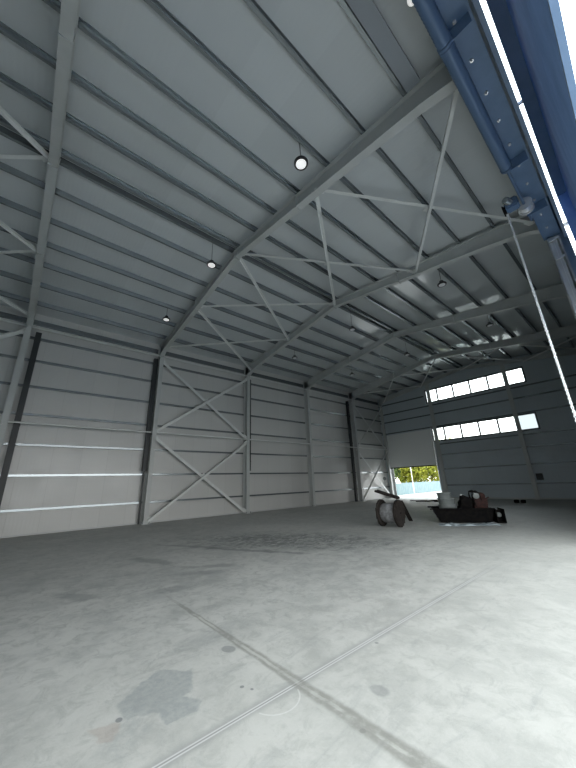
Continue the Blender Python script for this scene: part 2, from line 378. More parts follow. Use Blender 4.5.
# ------------------------------------------------------------------ portal frames
where = ['seen at the far left edge of the photo, behind the camera line', 'whose leaning column stands at the left edge of the photo',
         'nearest one seen whole, its rafter crossing the upper middle', 'second one down the hall, its rafter through the picture centre',
         'third one down the hall', 'last one before the far end wall', 'slim end frame fixed against the far wall']
def portal(i, y):
    end = i in (0, 6); w = .14 if end else .20
    labels = ['slim grey end frame against the near wall, behind the left edge',
              'grey steel frame whose leaning column fills the left edge',
              'grey steel frame with its rafter crossing the upper middle, nearest seen whole',
              'grey steel frame whose rafter rises through the picture centre',
              'grey steel frame standing midway down the hall, between unbraced wall bays',
              'grey steel frame just before the braced bay beside the far door',
              'slim grey end frame fixed against the windowed far wall']
    t = thing('portal_frame', labels[i], 'steel frame', (XM, y, 0), 'steel portal frames')
    dep0 = .4 if not end else .22
    for side in ((-1, 1) if i not in (1, 2) else (-1,)):
        xi = XL if side < 0 else XR
        dep = dep0 if side < 0 else .2
        xo = xi + side*dep
        # column: flanges parallel to the wall, web between
        bm = BM(); zt = z_top(xi)-.02; tf = .016
        a, b = sorted((xi, xi+side*tf)); box(bm, a, b, y-w/2, y+w/2, .02, z_low(xi)-.05)
        a, b = sorted((xo, xo-side*tf)); box(bm, a, b, y-w/2, y+w/2, .02, z_top(xo)-.02)
        a, b = sorted((xi+side*tf, xo-side*tf)); poly(bm, [(a,y-.006,.02),(b,y-.006,.02),(b,y-.006,z_top(b)-.03),(a,y-.006,z_top(a)-.03)], (0,.012,0))
        for zs in (4.03, z_low(xi)-.26): box(bm, a, b, y-w/2+.01, y+w/2-.01, zs, zs+.012)
        obj('column', bm, m_frame, t)
        bm = BM(); a, b = sorted((xi-side*.1, xo+side*.02)); box(bm, a, b, y-w/2-(.08 if side < 0 else 0), y+w/2+(.08 if side < 0 else 0), 0, .025)
        c = obj('base_plate', bm, m_frame, t)
        for bx in ((xi-side*.05, xi+side*.1) if side < 0 else ()):
            for s in (-1, 1):
                bm = BM(); lathe(bm, [(.02,0),(.02,.03),(.012,.03),(.012,.08)], (bx, y+s*(w/2+.035), .025), seg=6); obj('anchor_bolt', bm, m_galv, c)
    for side in (-1, 1):
        xi = XL if side < 0 else XR; xo = xi + side*(dep0 if side < 0 else .2)
        if i in (1, 2) and side > 0: xo = -.39
        e = .0 if not end else .12
        bm = BM(); tf = .016
        n = 10; xs = [XM + (xo-XM)*k/n for k in range(n+1)]
        def zl(x): return max(z_low(x)+e - (.12*max(0, abs(x-XM)-6.8)), 0)
        poly(bm, [(x,y-w/2,zl(x)) for x in xs]+[(x,y-w/2,zl(x)+tf) for x in xs[::-1]], (0,w,0))
        poly(bm, [(x,y-w/2,z_top(x)-tf) for x in xs]+[(x,y-w/2,z_top(x)) for x in xs[::-1]], (0,w,0))
        poly(bm, [(x,y-.006,zl(x)+tf) for x in xs]+[(x,y-.006,z_top(x)-tf) for x in xs[::-1]], (0,.012,0))
        r = obj('rafter', bm, m_frame, t)
    if not end:
        bm = BM(); box(bm, XM-.014, XM+.014, y-w/2-.01, y+w/2+.01, z_low(XM)-.06, z_top(XM)); obj('ridge_plate', bm, m_frame, t)
        for side in (-1, 1):
            x = XM + side*3.3
            bm = BM(); box(bm, x-.014, x+.014, y-w/2-.005, y+w/2+.005, z_low(x)-.03, z_top(x)-.01); obj('splice_plate', bm, m_frame, t)
            if side < 0 or i not in (1, 2):
                xk = XL-.02 if side < 0 else XR+.02
                bm = BM(); zk = z_low(xk)-.16; poly(bm, [(xk-.0,y-w/2,zk-.03),(xk-side*.34,y-w/2,zk+.16),(xk-side*.34,y-w/2,zk+.178),(xk,y-w/2,zk-.01)], (0,w,0)); obj('knee_plate', bm, m_frame, t)
    return t
for i, y in enumerate(YF): portal(i, y)

# ------------------------------------------------------------------ purlins
left = [-9.1, -10.25, -11.33, -12.4, -13.62, -14.9]
right = [-6.74, -5.70, -4.66, -3.52, -2.42, -1.40]
def purlin(x, label, name='roof_purlin', w=.07, flip=1, m=None, h=PH):
    bm = BM(); z = z_top(x)+.003
    extr(bm, C_prof(h-.012, w, flip=flip), (x, YN+.02, z), (x, YG-.02, z))
    return single(name, bm, m or m_galv, label, 'purlin', 'roof purlins')
purlin(XM-.10, 'galvanised purlin on the left side of the roof ridge', flip=-1, w=.09)
purlin(XM+.10, 'galvanised purlin on the right side of the roof ridge', flip=1, w=.09)
for k, x in enumerate(left):
    purlin(x, f'long galvanised roof purlin, {ORD[k]} one down the slope left of the ridge', flip=-1)
for k, x in enumerate(right):
    purlin(x, f'long galvanised roof purlin, {ORD[k]} one down the slope right of the ridge')
bm = BM(); extr(bm, C_prof(.22,.09,flip=1), (XWL+.003,YN+.02,8.42), (XWL+.003,YG-.02,8.42)); single('eave_purlin', bm, m_galv, 'galvanised eave purlin along the top of the left wall', 'purlin')
# wide tray beside the purlin in the nearest bay
bm = BM(); poly(bm, [(-1.31,-.4,8.935),(-1.03,-.4,8.90),(-1.03,-.4,8.99),(-1.04,-.4,8.99),(-1.04,-.4,8.91),(-1.30,-.4,8.945),(-1.30,-.4,9.02),(-1.31,-.4,9.02)], (0,5.04,0))
single('cable_tray', bm, m_tray, 'wide grey metal tray beside a purlin at the top right of the photo', 'cable tray')

# ------------------------------------------------------------------ wall girts (left) and struts
gz = [.87, 2.11, 3.27, 4.47, 5.63, 6.75, 7.75]
nm = ['lowest galvanised girt on the left wall, just above the floor', 'second girt from the floor on the left wall, catching a white highlight',
      'third girt from the floor on the left wall, below the tie tubes', 'fourth girt from the floor on the left wall, just above the tie tubes',
      'fifth girt from the floor on the left wall', 'sixth girt from the floor, second from the top of the left wall', 'topmost girt on the left wall, under the eave']
for z, l in zip(gz, nm):
    bm = BM(); extr(bm, C_prof(.15,.08,flip=-1), (XWL+.003,YN+.02,z), (XWL+.003,YG-.02,z), (1,0,0))
    single('wall_girt', bm, m_galv, l, 'girt', 'girts on the left wall')
tube_lab = ['in the bay behind the leftmost leaning column', 'in the plain wall bay at the left edge', 'between the two halves of the nearer wall crosses',
            'in the first plain bay past the nearer wall crosses', 'in the second plain bay past the nearer wall crosses', 'between the wall crosses next to the far door']
for k in range(6):
    a, b = YF[k], YF[k+1]
    bm = BM(); tube(bm, [(XL-.08, a+.012, 4.1), (XL-.08, b-.012, 4.1)], .036, 12)
    single('wall_strut', bm, m_brace, 'grey mid-height wall tie tube '+tube_lab[k], 'strut', 'tie tubes along the left wall', True)
eave_lab = ['in the bay behind the leftmost leaning column','in the left edge bay','above the nearer wall crosses','in the first bay past the nearer crosses','in the second bay past the nearer crosses','above the wall crosses beside the far door']
for k in range(6):
    a, b = YF[k], YF[k+1]
    bm = BM(); tube(bm, [(XL-.1, a+.012, 8.12), (XL-.1, b-.012, 8.12)], .036, 12)
    single('eave_strut', bm, m_brace, 'grey tie tube at the left eave '+eave_lab[k], 'strut', 'tie tubes at the left eave', True)

# ------------------------------------------------------------------ crossed bracing
def cross(name, label, cat, group, p, nrm, r=.042, la=.095):
    """p = (a0,a1,b0,b1): bar a0-a1 crosses bar b0-b1; nrm separates them"""
    p = [Vector(q) for q in p]; nrm = Vector(nrm)
    c = sum(p, Vector())/4
    t = thing(name, label, cat, tuple(p[0]), group)
    for k in (0, 2):
        off = nrm*(r*.55 if k == 0 else -r*.55)
        a, b = p[k]+off, p[k+1]+off
        bm = BM(); extr(bm, L_prof(la), a, b, nrm if k == 0 else -nrm); obj('brace_bar', bm, m_brace, t)
        for e, dd in ((a, (b-a).normalized()), (b, (a-b).normalized())):
            bm = BM(); s = dd.cross(nrm).normalized()
            q = [e - dd*.02 - s*.09, e - dd*.02 + s*.09, e + dd*.26 + s*.05, e + dd*.26 - s*.05]
            poly(bm, [v - nrm*.005 for v in q], nrm*.01); obj('gusset_plate', bm, m_brace, t)
    # centre plate
    a0, a1, b0, b1 = p; da = a1-a0; db = b1-b0
    u = da.normalized(); v = nrm.cross(u).normalized()
    A = [[(da.dot(u)), -(db.dot(u))], [da.dot(v), -(db.dot(v))]]; B = [(b0-a0).dot(u), (b0-a0).dot(v)]
    det = A[0][0]*A[1][1]-A[0][1]*A[1][0]; s_ = (B[0]*A[1][1]-A[0][1]*B[1])/det
    x = a0+da*s_
    bm = BM(); q = [x-u*.1-v*.1, x+u*.1-v*.1, x+u*.1+v*.1, x-u*.1+v*.1]; poly(bm, [w-nrm*.006 for w in q], nrm*.012)
    obj('centre_plate', bm, m_brace, t)
nodes = [XL+.25, -11.5, -8.12, -7.9, -4.0, XR-.1]
cells = [(XL+.25,-11.4), (-11.4,XM), (XM,-4.05), (-4.05,XR-.15)]
clab = ['lowest on the left slope', 'just left of the ridge', 'just right of the ridge', 'lowest on the right slope']
blab = {0: 'grey crossed roof brace behind the leftmost frame, ', 2: 'grey crossed roof brace in the nearer braced bay, ', 5: 'grey crossed roof brace in the bay against the far wall, '}
for k in (0, 2, 5):
    y0, y1 = YF[k]+.02, YF[k+1]-.02
    for j, (a, b) in enumerate(cells):
        za, zb = z_low(a)+.14, z_low(b)+.14
        sl = Vector((b-a, 0, zb-za)).normalized(); nr = sl.cross(Vector((0,1,0))).normalized()
        cross('roof_brace', blab[k]+clab[j], 'brace', 'crossed roof braces', ((a,y0,za),(b,y1,zb),(a,y1,za),(b,y0,zb)), nr)
    w = {0: 'in the bay behind the leftmost leaning column', 2: 'in the nearer braced wall bay', 5: 'in the narrow bay beside the far door'}[k]
    for z0, z1, l in ((.12, 4.0, 'lower'), (4.2, 8.0, 'upper')):
        cross('wall_brace', f'{l} grey steel cross brace {w}', 'brace', 'crossed wall braces',
              ((XL-.12,y0,z0),(XL-.12,y1,z1),(XL-.12,y1,z0),(XL-.12,y0,z1)), (1,0,0), la=.14)

# ------------------------------------------------------------------ black ducts beside columns
for (y, z0, l) in ((-.32, 0, 'black vertical duct beside the leftmost leaning column, reaching the floor'),
                   (4.55, 2.3, 'short black duct left of the first whole wall column'),
                   (10.41, 2.3, 'short black duct right of the column between braced and plain bays'),
                   (20.38, 0, 'black vertical duct left of the last column before the far door')):
    t = thing('wall_duct', l, 'duct', (-15.68, y, z0), 'black ducts on the left wall')
    bm = BM(); box(bm, -15.76, -15.60, y-.10, y+.10, z0, 8.0); obj('duct_body', bm, m_dark, t)
    if z0:
        bm = BM(); box(bm, -15.74, -15.68, y-.03, y+.03, 0, z0); obj('lower_pipe', bm, m_dark, t)
    for z in [z0+.5, (z0+8)/2, 7.6]:
        bm = BM(); box(bm, -15.765, -15.59, y-.11, y+.11, z, z+.04); obj('clamp', bm, m_dark, t)

# ------------------------------------------------------------------ far end wall steel
for x, l in ((-10.82, 'grey gable post standing beside the far door, in front of the strip windows'), (-5.28, 'grey gable post at the right end of the strip windows')):
    t = thing('gable_post', l, 'post', (x, 25.2, 0), 'posts on the far wall')
    bm = BM(); extr(bm, [(a-.0, b) for a, b in I_prof(.22,.22)], (x,25.06,.02), (x,25.06,z_low(x)+.1), (0,1,0)); obj('post', bm, m_frame, t)
    bm = BM(); box(bm, x-.18, x+.18, 25.0, 25.34, 0, .025); obj('base_plate', bm, m_frame, t)
glab = ['lowest', 'second lowest', 'third lowest', 'fourth lowest, right below the lower windows', 'fifth lowest, right above the lower windows', 'sixth lowest, between the two window rows', 'seventh lowest, right below the upper windows']
for z, l in zip((1.0, 2.2, 3.3, 4.12, 5.56, 6.6, 7.36), glab):
    bm = BM(); x0 = -10.98 if z < 5.5 else XWL+.05
    extr(bm, C_prof(.17,.08), (x0,YG-.003,z), (XWR-.02,YG-.003,z), (0,-1,0))
    single('end_wall_girt', bm, m_galv, f'horizontal girt on the windowed far wall, {l}', 'girt', 'girts on the far wall')
bm = BM(); x0, x1 = XWL+.05, -11.4
extr(bm, C_prof(.17,.08), (x0,YG-.003,8.25), (x1,YG-.003,8.25), (0,-1,0))
single('end_wall_girt', bm, m_galv, 'short top girt on the far wall, left of the upper windows', 'girt', 'girts on the far wall')
t = thing('electrical_box', 'small dark electrical box on the far wall beside the right gable post', 'box', (-4.93, YG-.09, 1.1))
bm = BM(); box(bm, -5.1, -4.76, YG-.2, YG-.06, 1.16, 1.56); obj('box_body', bm, m_black, t)
bm = BM(); box(bm, -5.08, -4.78, YG-.212, YG-.2, 1.18, 1.54); obj('box_door', bm, m_dark, t)
bm = BM(); box(bm, -5.05, -4.81, YG-.06, YG, 1.2, 1.5); obj('mounting_bracket', bm, m_dark, t)

# ------------------------------------------------------------------ lamps
def lamp(x, y, z, label, lit, r=.165):
    t = thing('pendant_lamp', label, 'lamp', (x, y, z), 'round pendant lamps under the roof')
    bm = BM(); lathe(bm, [(r*.96,0),(r,.015),(r,.05),(r*.8,.075),(r*.5,.085),(r*.45,.17),(r*.3,.19)], (x,y,z)); obj('lamp_housing', bm, m_black, t, True)
    bm = BM(); lathe(bm, [(r*.70,-.004),(r*.74,.002),(r*.74,.01)], (x,y,z)); obj('lamp_lens', bm, m_lens if lit else m_lensoff, t, True)
    bm = BM(); tube(bm, [(x,y,z+.18),(x,y,z_sheet(x)-.004)], .008, 6); obj('suspension_cable', bm, m_black, t)
LP = [(-3.51,3.73,8.5,1,'white round pendant lamp, largest and nearest, upper middle of the photo'),
      (-8.02,3.78,8.63,1,'white round pendant lamp in the near bay, middle one below the ridge'),
      (-12.42,3.85,8.6,1,'white round pendant lamp in the near bay, closest to the left wall'),
      (-3.54,11.23,8.6,0,'grey round pendant lamp in the middle bay, right of the ridge'),
      (-8.0,11.4,8.64,0,'pale round pendant lamp in the middle bay under the ridge'),
      (-12.3,11.4,8.6,0,'dim round pendant lamp in the middle bay near the left wall'),
      (-3.5,16.5,8.58,0,'grey round pendant lamp in the far bay, right of the ridge'),
      (-7.9,16.5,8.56,0,'round pendant lamp in the far bay under the ridge'),
      (-12.1,16.6,8.56,0,'dim round pendant lamp in the far bay near the left wall')]
for x, y, z, lit, l in LP: lamp(x, y, z, l, lit)
t = thing('motion_sensor', 'tiny white sensor hanging at the top edge, left of the blue header', 'sensor', (-.56,3.27,8.35))
bm = BM(); lathe(bm, [(.05,0),(.07,.02),(.07,.05),(.03,.08)], (-.56,3.27,8.35)); obj('sensor_body', bm, m_lens, t, True)  # added glow: the sensor body takes the emitting lens material
bm = BM(); tube(bm, [(-.56,3.27,8.42),(-.56,3.27,z_sheet(-.56))], .007, 6); obj('sensor_stem', bm, m_black, t)

# ------------------------------------------------------------------ near doorway: header, shaft, hoist, tracks, raised leaf
t = thing('header_beam', 'dark haze-blue steel header beam over the near doorway, top right of the photo', 'beam', (-.33, 5., 7.7))
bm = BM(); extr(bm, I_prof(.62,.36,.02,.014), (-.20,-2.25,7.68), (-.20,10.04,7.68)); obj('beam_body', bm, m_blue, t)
for k in range(8):
    y = .6 + k*1.25
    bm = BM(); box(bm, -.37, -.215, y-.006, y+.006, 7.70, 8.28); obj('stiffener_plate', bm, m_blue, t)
for k in range(14):
    bm = BM(); lathe(bm, [(.028,0),(.028,-.03),(.014,-.03),(.014,-.05)], (-.22, 1.0+k*.65, 7.68), seg=6); obj('bolt', bm, m_bright, t)
bm = BM(); box(bm, -.60, -.50, -.02, .02, 0, 0) if False else box(bm, -.50, -.38, 4.66, 4.84, 8.0, 8.36); obj('rafter_bracket', bm, m_blue, t)

t = thing('torsion_shaft', 'dark door spring shaft running under the blue header beam', 'door shaft', (-.4, 6., 7.45))
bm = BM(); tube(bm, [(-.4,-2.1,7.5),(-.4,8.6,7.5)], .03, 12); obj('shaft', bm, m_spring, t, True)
for (a, b) in ((-1.9,.9),(1.0,3.6),(3.7,6.5)):
    bm = BM(); pts = []; n = int((b-a)/.03)
    prof = []
    for q in range(n+1):
        h = a + (b-a)*q/n; prof.append((.096 if q % 2 else .104, h))
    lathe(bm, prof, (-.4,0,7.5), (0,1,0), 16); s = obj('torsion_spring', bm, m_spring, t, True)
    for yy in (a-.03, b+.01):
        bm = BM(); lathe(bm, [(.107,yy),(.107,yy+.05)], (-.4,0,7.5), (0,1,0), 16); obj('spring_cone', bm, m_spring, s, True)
for y in (-2.0, .95, 3.65, 6.6, 8.3):
    bm = BM(); box(bm, -.44, -.05, y-.008, y+.008, 7.44, 7.672); obj('bearing_bracket', bm, m_blue, t)
bm = BM(); lathe(bm, [(.16,7.85),(.16,7.88),(.12,7.89),(.12,8.05),(.16,8.06),(.16,8.09)], (-.4,0,7.5), (0,1,0), 20); obj('cable_drum', bm, m_bright, t, True)

t = thing('hanging_chain_hoist', 'door hoist with long pale hand chain hanging at the right', 'chain hoist', (-.72, 7.6, 2.4))
bm = BM(); box(bm, -.70, -.45, 7.42, 7.66, 7.28, 7.52); bmesh.ops.bevel(bm, geom=bm.edges[:], offset=.03, segments=2, affect='EDGES'); obj('gear_box', bm, m_spring, t, True)
bm = BM(); lathe(bm, [(.07,-.3),(.075,-.28),(.075,-.02),(.05,0)], (-.56,7.56,7.40), (.3,1,0), 16); obj('motor', bm, m_galv, t, True)
bm = BM(); lathe(bm, [(.13,-.03),(.13,-.015),(.10,-.01),(.10,.01),(.13,.015),(.13,.03)], (-.735,7.62,7.40), (1,0,0), 20); obj('chain_wheel', bm, m_grime, t, True)
# pale hand chain, two runs of links
bm = BM()
def link(c, ang, tall=.052, r=.006, wdt=.019):
    pts = []; seg = 8
    for q in range(seg+1):
        a = 2*PI*q/seg; x = wdt*math.cos(a); z = tall/2*math.sin(a)
        pts.append((c[0]+x*math.cos(ang), c[1]+x*math.sin(ang), c[2]+z))
    tube(bm, pts, r, 5, cap=False)
z = 7.36; k = 0
while z > 1.35:
    for dy in (-.03, .03):
        link((-.70-.012, 7.62+dy*(.4 + .6*min(1,(7.4-z)/1.)), z), (k % 2)*PI/2+.5)
    z -= .042; k += 1
for q in range(5):
    a = PI*q/4; link((-.712, 7.62-.03*math.cos(a), 1.34-.03*math.sin(a)), (q % 2)*PI/2)
obj('hand_chain', bm, m_bright, t)

t = thing('door_track', 'bright vertical door track beside the far jamb of the near doorway', 'door track', (-.2, 9.95, 0))
bm = BM(); extr(bm, L_prof(.09,.006), (-.30,9.98,0), (-.30,9.98,7.66), (0,-1,0)); obj('angle_iron', bm, m_bright, t)
bm = BM(); extr(bm, U_prof(.06,.05,.005), (-.20,9.98,0), (-.20,9.98,7.6), (0,-1,0)); obj('roller_channel', bm, m_bright, t)
bm = BM(); extr(bm, U_prof(.04,.05,.005), (-.10,9.98,0), (-.10,9.98,7.6), (0,-1,0)); obj('guide_channel', bm, m_bright, t)
for zz in (6.9, 7.5):
    bm = BM(); box(bm, -.31, -.1, 9.90, 9.92, zz, zz+.08); obj('track_bracket', bm, m_bright, t)

t = thing('door_hood', 'glossy haze-blue sheet hood hanging outside the near doorway at the right edge', 'hood', (.38, 4, 4.8))
n = 3; H0, H1 = 4.82, 8.8; hh = (H1-H0)/n
for k in range(n):
    z = H0 + k*hh
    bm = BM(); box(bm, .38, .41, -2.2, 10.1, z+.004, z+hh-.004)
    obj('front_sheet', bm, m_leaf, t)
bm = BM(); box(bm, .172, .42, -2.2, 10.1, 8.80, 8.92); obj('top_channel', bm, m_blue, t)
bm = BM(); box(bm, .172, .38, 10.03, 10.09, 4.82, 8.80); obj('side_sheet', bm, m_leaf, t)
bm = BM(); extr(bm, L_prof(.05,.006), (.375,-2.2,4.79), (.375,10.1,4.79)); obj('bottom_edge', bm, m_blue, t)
for y in (0., 3.3, 6.6):
    bm = BM(); box(bm, .08, .175, y-.02, y+.02, 8.83, 8.9); obj('hood_bracket', bm, m_blue, t)
bm = BM(); tube(bm, [(.09,10.06,7.85),(.2,10.06,7.85)], .02, 8); lathe(bm, [(.04,0),(.04,.05)], (.13,10.0,7.85), (0,-1,0), 12); obj('bolt', bm, m_bright, t)

# ------------------------------------------------------------------ things on the floor
# wooden cable reel
R = Vector((-6.28, 9.95, 0)); ax = Vector((.99, .14, 0)).normalized(); RR = .43
t = thing('cable_reel', 'weathered wooden cable reel standing on its flanges left of the black skip', 'cable reel', tuple(R))
for s, nme in ((-1,'flange'),(1,'flange')):
    bm = BM(); c = R + ax*s*.30 + Vector((0,0,RR)); lathe(bm, [(.06,-.03),(RR,-.03),(RR,.03),(.06,.03)], c, ax, 28)
    f = obj(nme, bm, m_wood, t)
    side = Vector((-ax.y, ax.x, 0))
    for q in range(-3, 4):
        bm = BM(); off = q*.115; hl = math.sqrt(max(RR**2-(abs(off)+.05)**2, .01))
        cc = c + side*off + ax*s*.04
        pts = [cc + side*a + Vector((0,0,b)) - ax*.01 for a, b in ((-.052,-hl),(.052,-hl),(.052,hl),(-.052,hl))]
        poly(bm, pts, ax*.02); obj('board', bm, m_wood, f)
bm = BM(); lathe(bm, [(.27,-.27),(.31,-.2),(.325,0),(.31,.2),(.27,.27)], R+Vector((0,0,RR)), ax, 28); obj('barrel', bm, m_cable, t, True)
bm = BM(); tube(bm, [R+ax*-.34+Vector((0,0,RR)), R+ax*.36+Vector((0,0,RR))], .03, 10); obj('axle', bm, m_grime, t)
# boards on and against the reel
bm = BM(); a = R+ax*-.42+Vector((0,-.05,2*RR+.25)); b = R+ax*.36+Vector((0,-.05,2*RR+.012)); extr(bm, [(-.12,0),(.12,0),(.12,.05),(.05,.07),(0,.05),(-.12,.08)], a, b)
single('loose_board', bm, m_wood, 'short dark board lying tilted across the top of the cable reel', 'board')
bm = BM(); extr(bm, [(-.07,-.015),(.07,-.015),(.07,.015),(-.07,.015)], (-6.47,11.55,.02), (-6.02,10.25,.80))
single('loose_board', bm, m_wood, 'dark plank leaning against the right side of the cable reel', 'board')
# low black skip with a load
B = Vector((-4.9, 12.45, 0)); bx = Vector((.86,.5,0)).normalized(); by = Vector((-bx.y, bx.x, 0))
def W(a, b, c): return B + bx*a + by*b + Vector((0,0,c))
t = thing('steel_skip', 'low black steel skip with sloped end, right of the cable reel', 'skip', tuple(B))
bm = BM()
prof = [(-1.02,.45),(-.82,.03),(.76,.03),(.86,.45),(.82,.45),(.73,.06),(-.80,.06),(-.98,.45)]
poly(bm, [W(a,-.5,c) for a, c in prof], by*1.0)
for b in (-.5, .47):
    poly(bm, [W(-1.02,b,.45),W(-.82,b,.03),W(.76,b,.03),W(.86,b,.45)], by*.03)
obj('skip_body', bm, m_grime, t)
bm = BM()
for b in (-.55, .5): extr(bm, [(-.03,0),(.03,0),(.03,.05),(-.03,.05)], W(-1.12,b,.43), W(.88,b,.43))
obj('rim', bm, m_grime, t)
for a in (-.6, .6):
    bm = BM(); extr(bm, [(-.05,0),(.05,0),(.05,.03),(-.05,.03)], W(a,-.48,0), W(a,.48,0)); obj('skid', bm, m_grime, t)
# stacked pale drums
def drum(a, b, z, r, h, label, off=0):
    c = W(a,b,z); t = thing('plastic_tub', label, 'tub', tuple(c), 'pale tubs stacked in the skip')
    bm = BM(); lathe(bm, [(r*.9,0),(r*.97,h*.7),(r,h*.75),(r*1.03,h*.78),(r*1.03,h*.86),(r*.98,h*.87)], c, seg=28); obj('tub_body', bm, m_bucket, t, True)
    bm = BM(); lathe(bm, [(r*1.04,h*.87),(r*1.05,h*.9),(r*1.05,h*.98),(r*.8,h),], c, seg=28); obj('lid', bm, m_bucket, t, True)
drum(-.47,0,.30,.31,.27,'wide pale grey tub, lowest of the stack in the skip')
drum(-.48,.01,.57,.29,.22,'pale grey tub in the middle of the stack in the skip')
drum(-.53,.02,.79,.24,.19,'smaller pale grey tub on top of the stack')
# box under the tubs
t = thing('timber_packing', 'dark timber block under the tubs in the black skip', 'block', tuple(W(-.45,0,.06)))
bm = BM(); poly(bm, [W(-.78,-.35,.061),W(-.12,-.35,.061),W(-.12,-.35,.298),W(-.78,-.35,.298)], by*.7); obj('block', bm, m_grime, t)
# dark motor
t = thing('engine_unit', 'greasy black engine lying in the middle of the skip', 'engine', tuple(W(.22,0,.06)))
bm = BM(); poly(bm, [W(-.08,-.3,.062),W(.28,-.3,.062),W(.28,-.3,.60),W(.22,-.3,.72),(W(.02,-.3,.76)),W(-.08,-.3,.62)], by*.6); obj('engine_block', bm, m_grime, t)
for k in range(6):
    bm = BM(); poly(bm, [W(-.04,-.32+.11*k,.62),W(.25,-.32+.11*k,.58),W(.22,-.32+.11*k,.82),W(.03,-.32+.11*k,.9)], by*.02); obj('cooling_fin', bm, m_grime, t)
bm = BM(); lathe(bm, [(.05,-.36),(.17,-.35),(.18,-.30),(.16,-.28)], W(.12,0,.66), by, 20); obj('flywheel', bm, m_grime, t, True)
bm = BM(); tube(bm, [W(.08,-.2,.8),W(.05,-.25,.88),W(-.03,-.25,.9)], .025, 8); obj('exhaust', bm, m_bright, t, True)
# red machine with roll bar
t = thing('compactor_machine', 'rusty red machine with a hoop handle at the right end of the skip', 'machine', tuple(W(.75,0,.06)))
bm = BM(); poly(bm, [W(.36,-.3,.064),W(.68,-.3,.064),W(.76,-.3,.5),W(.78,-.3,.74),W(.42,-.3,.82),W(.36,-.3,.6)], by*.6); obj('machine_body', bm, m_rust, t)
bm = BM(); lathe(bm, [(.10,-.26),(.13,-.24),(.13,.24),(.10,.26)], W(.62,0,.84), by, 20); obj('fuel_tank', bm, m_rust, t, True)
for b in (-.28,.28):
    bm = BM(); tube(bm, [W(.40,b,.5),W(.34,b,.88),W(.36,b,.99),W(.46,b,1.02),W(.55,b,.96),W(.60,b,.7)], .028, 8); obj('hoop_bar', bm, m_grime, t, True)
bm = BM(); tube(bm, [W(.36,-.28,.99),W(.36,.28,.99)], .025, 8); obj('hoop_crossbar', bm, m_grime, t)
bm = BM(); lathe(bm, [(.06,-.05),(.10,-.04),(.10,.04),(.05,.05)], W(.45,-.3,.86), by, 16); obj('air_filter', bm, m_bucket, t, True)
bm = BM(); tube(bm, [W(.70,-.2,.74),W(.84,-.25,.80),W(.86,-.1,.80)], .02, 8); obj('lever', bm, m_rust, t, True)
# upright dark crate at the right end
c = W(1.02,-.2,0)
t = thing('metal_crate', 'small black crate with a pale spot, against the right end of the skip', 'crate', tuple(c))
bm = BM(); e0, e1 = .90, 1.16
for (a, b, z0, z1) in ((e0,e1,0,.03),(e0,e0+.03,.03,.44),(e1-.03,e1,.03,.44)):
    poly(bm, [W(a,-.5,z0),W(b,-.5,z0),W(b,-.5,z1),W(a,-.5,z1)], by*.7)
poly(bm, [W(e0,-.2,.03),W(e1,-.2,.03),W(e1,-.2,.40),W(e0,-.2,.40)], by*.03); obj('crate_body', bm, m_grime, t)
bm = BM(); lathe(bm, [(.07,0),(.08,.02),(.05,.05)], W(1.03,-.25,.24), -by, 14); obj('valve_cap', bm, m_bucket, t, True)
# crumpled film on the floor
bm = BM(); nx, ny = 40, 14; vs = []
for i in range(nx+1):
    row = []
    for j in range(ny+1):
        a = -.95+1.75*i/nx; b = -1.22+.5*j/ny + .12*math.sin(a*3)
        z = .012 + .075*max(0, noise.noise(Vector((a*5, b*7, 3.1)))) + .03*abs(noise.noise(Vector((a*15,b*15,1))))
        if i in (0, nx) or j in (0, ny): z = .006
        row.append(bm.verts.new(W(a+.08*noise.noise(Vector((0,b*6,2))), b+.12*noise.noise(Vector((a*4,0,7))), z)))
    vs.append(row)
for i in range(nx):
    for j in range(ny): bm.faces.new((vs[i][j], vs[i+1][j], vs[i+1][j+1], vs[i][j+1]))
o = single('plastic_film', bm, m_film, 'crumpled shiny grey plastic film on the floor in front of the skip', 'plastic film', None, True)
# debris by the door threshold
pts = [(-10.9,21.4,.9,.06,.3),(-10.5,22.0,.7,.09,1.2),(-11.6,22.2,1.2,.05,.5),(-9.9,21.6,.6,.10,.1)]
lab = ['long dark timber offcut on the floor inside the far door', 'short dark timber offcut on the floor, behind the pale tubs',
       'thin dark offcut on the floor closest to the far door opening', 'thick dark offcut on the floor just left of the skip\'s tubs']
for (x,y,l,h,a), lb in zip(pts, lab):
    bm = BM(); dx, dy = math.cos(a)*l/2, math.sin(a)*l/2
    extr(bm, [(-.06,0),(.06,0),(.05,h),(-.05,h*.8)], (x-dx,y-dy,.0), (x+dx,y+dy,.0)); single('timber_offcut', bm, m_wood, lb, 'offcut', 'offcuts near the far door')
for k, x in enumerate((-5.62,-5.30)):
    bm = BM(); box(bm, x-.11, x+.11, 21.8, 22.0, 0, .17); bmesh.ops.bevel(bm, geom=bm.edges[:], offset=.02, segments=1, affect='EDGES')
    single('small_block', bm, m_grime, ('left' if k == 0 else 'right')+' of two small dark blocks on the floor near the right gable post', 'block', 'small dark blocks on the floor')
t = thing('hanging_reflector', 'small round pale reflector on the lower wall brace beside the far door', 'reflector', (-15.2,24.0,1.6))
bm = BM(); lathe(bm, [(.13,-.02),(.15,0),(.13,.03)], (-15.22,23.9,1.62), (.8,-.6,0), 16); obj('reflector_disc', bm, m_bucket, t, True)
bm = BM(); tube(bm, [(-15.25,23.92,1.62),(-15.46,24.0,1.62)], .015, 6); obj('stem', bm, m_black, t)

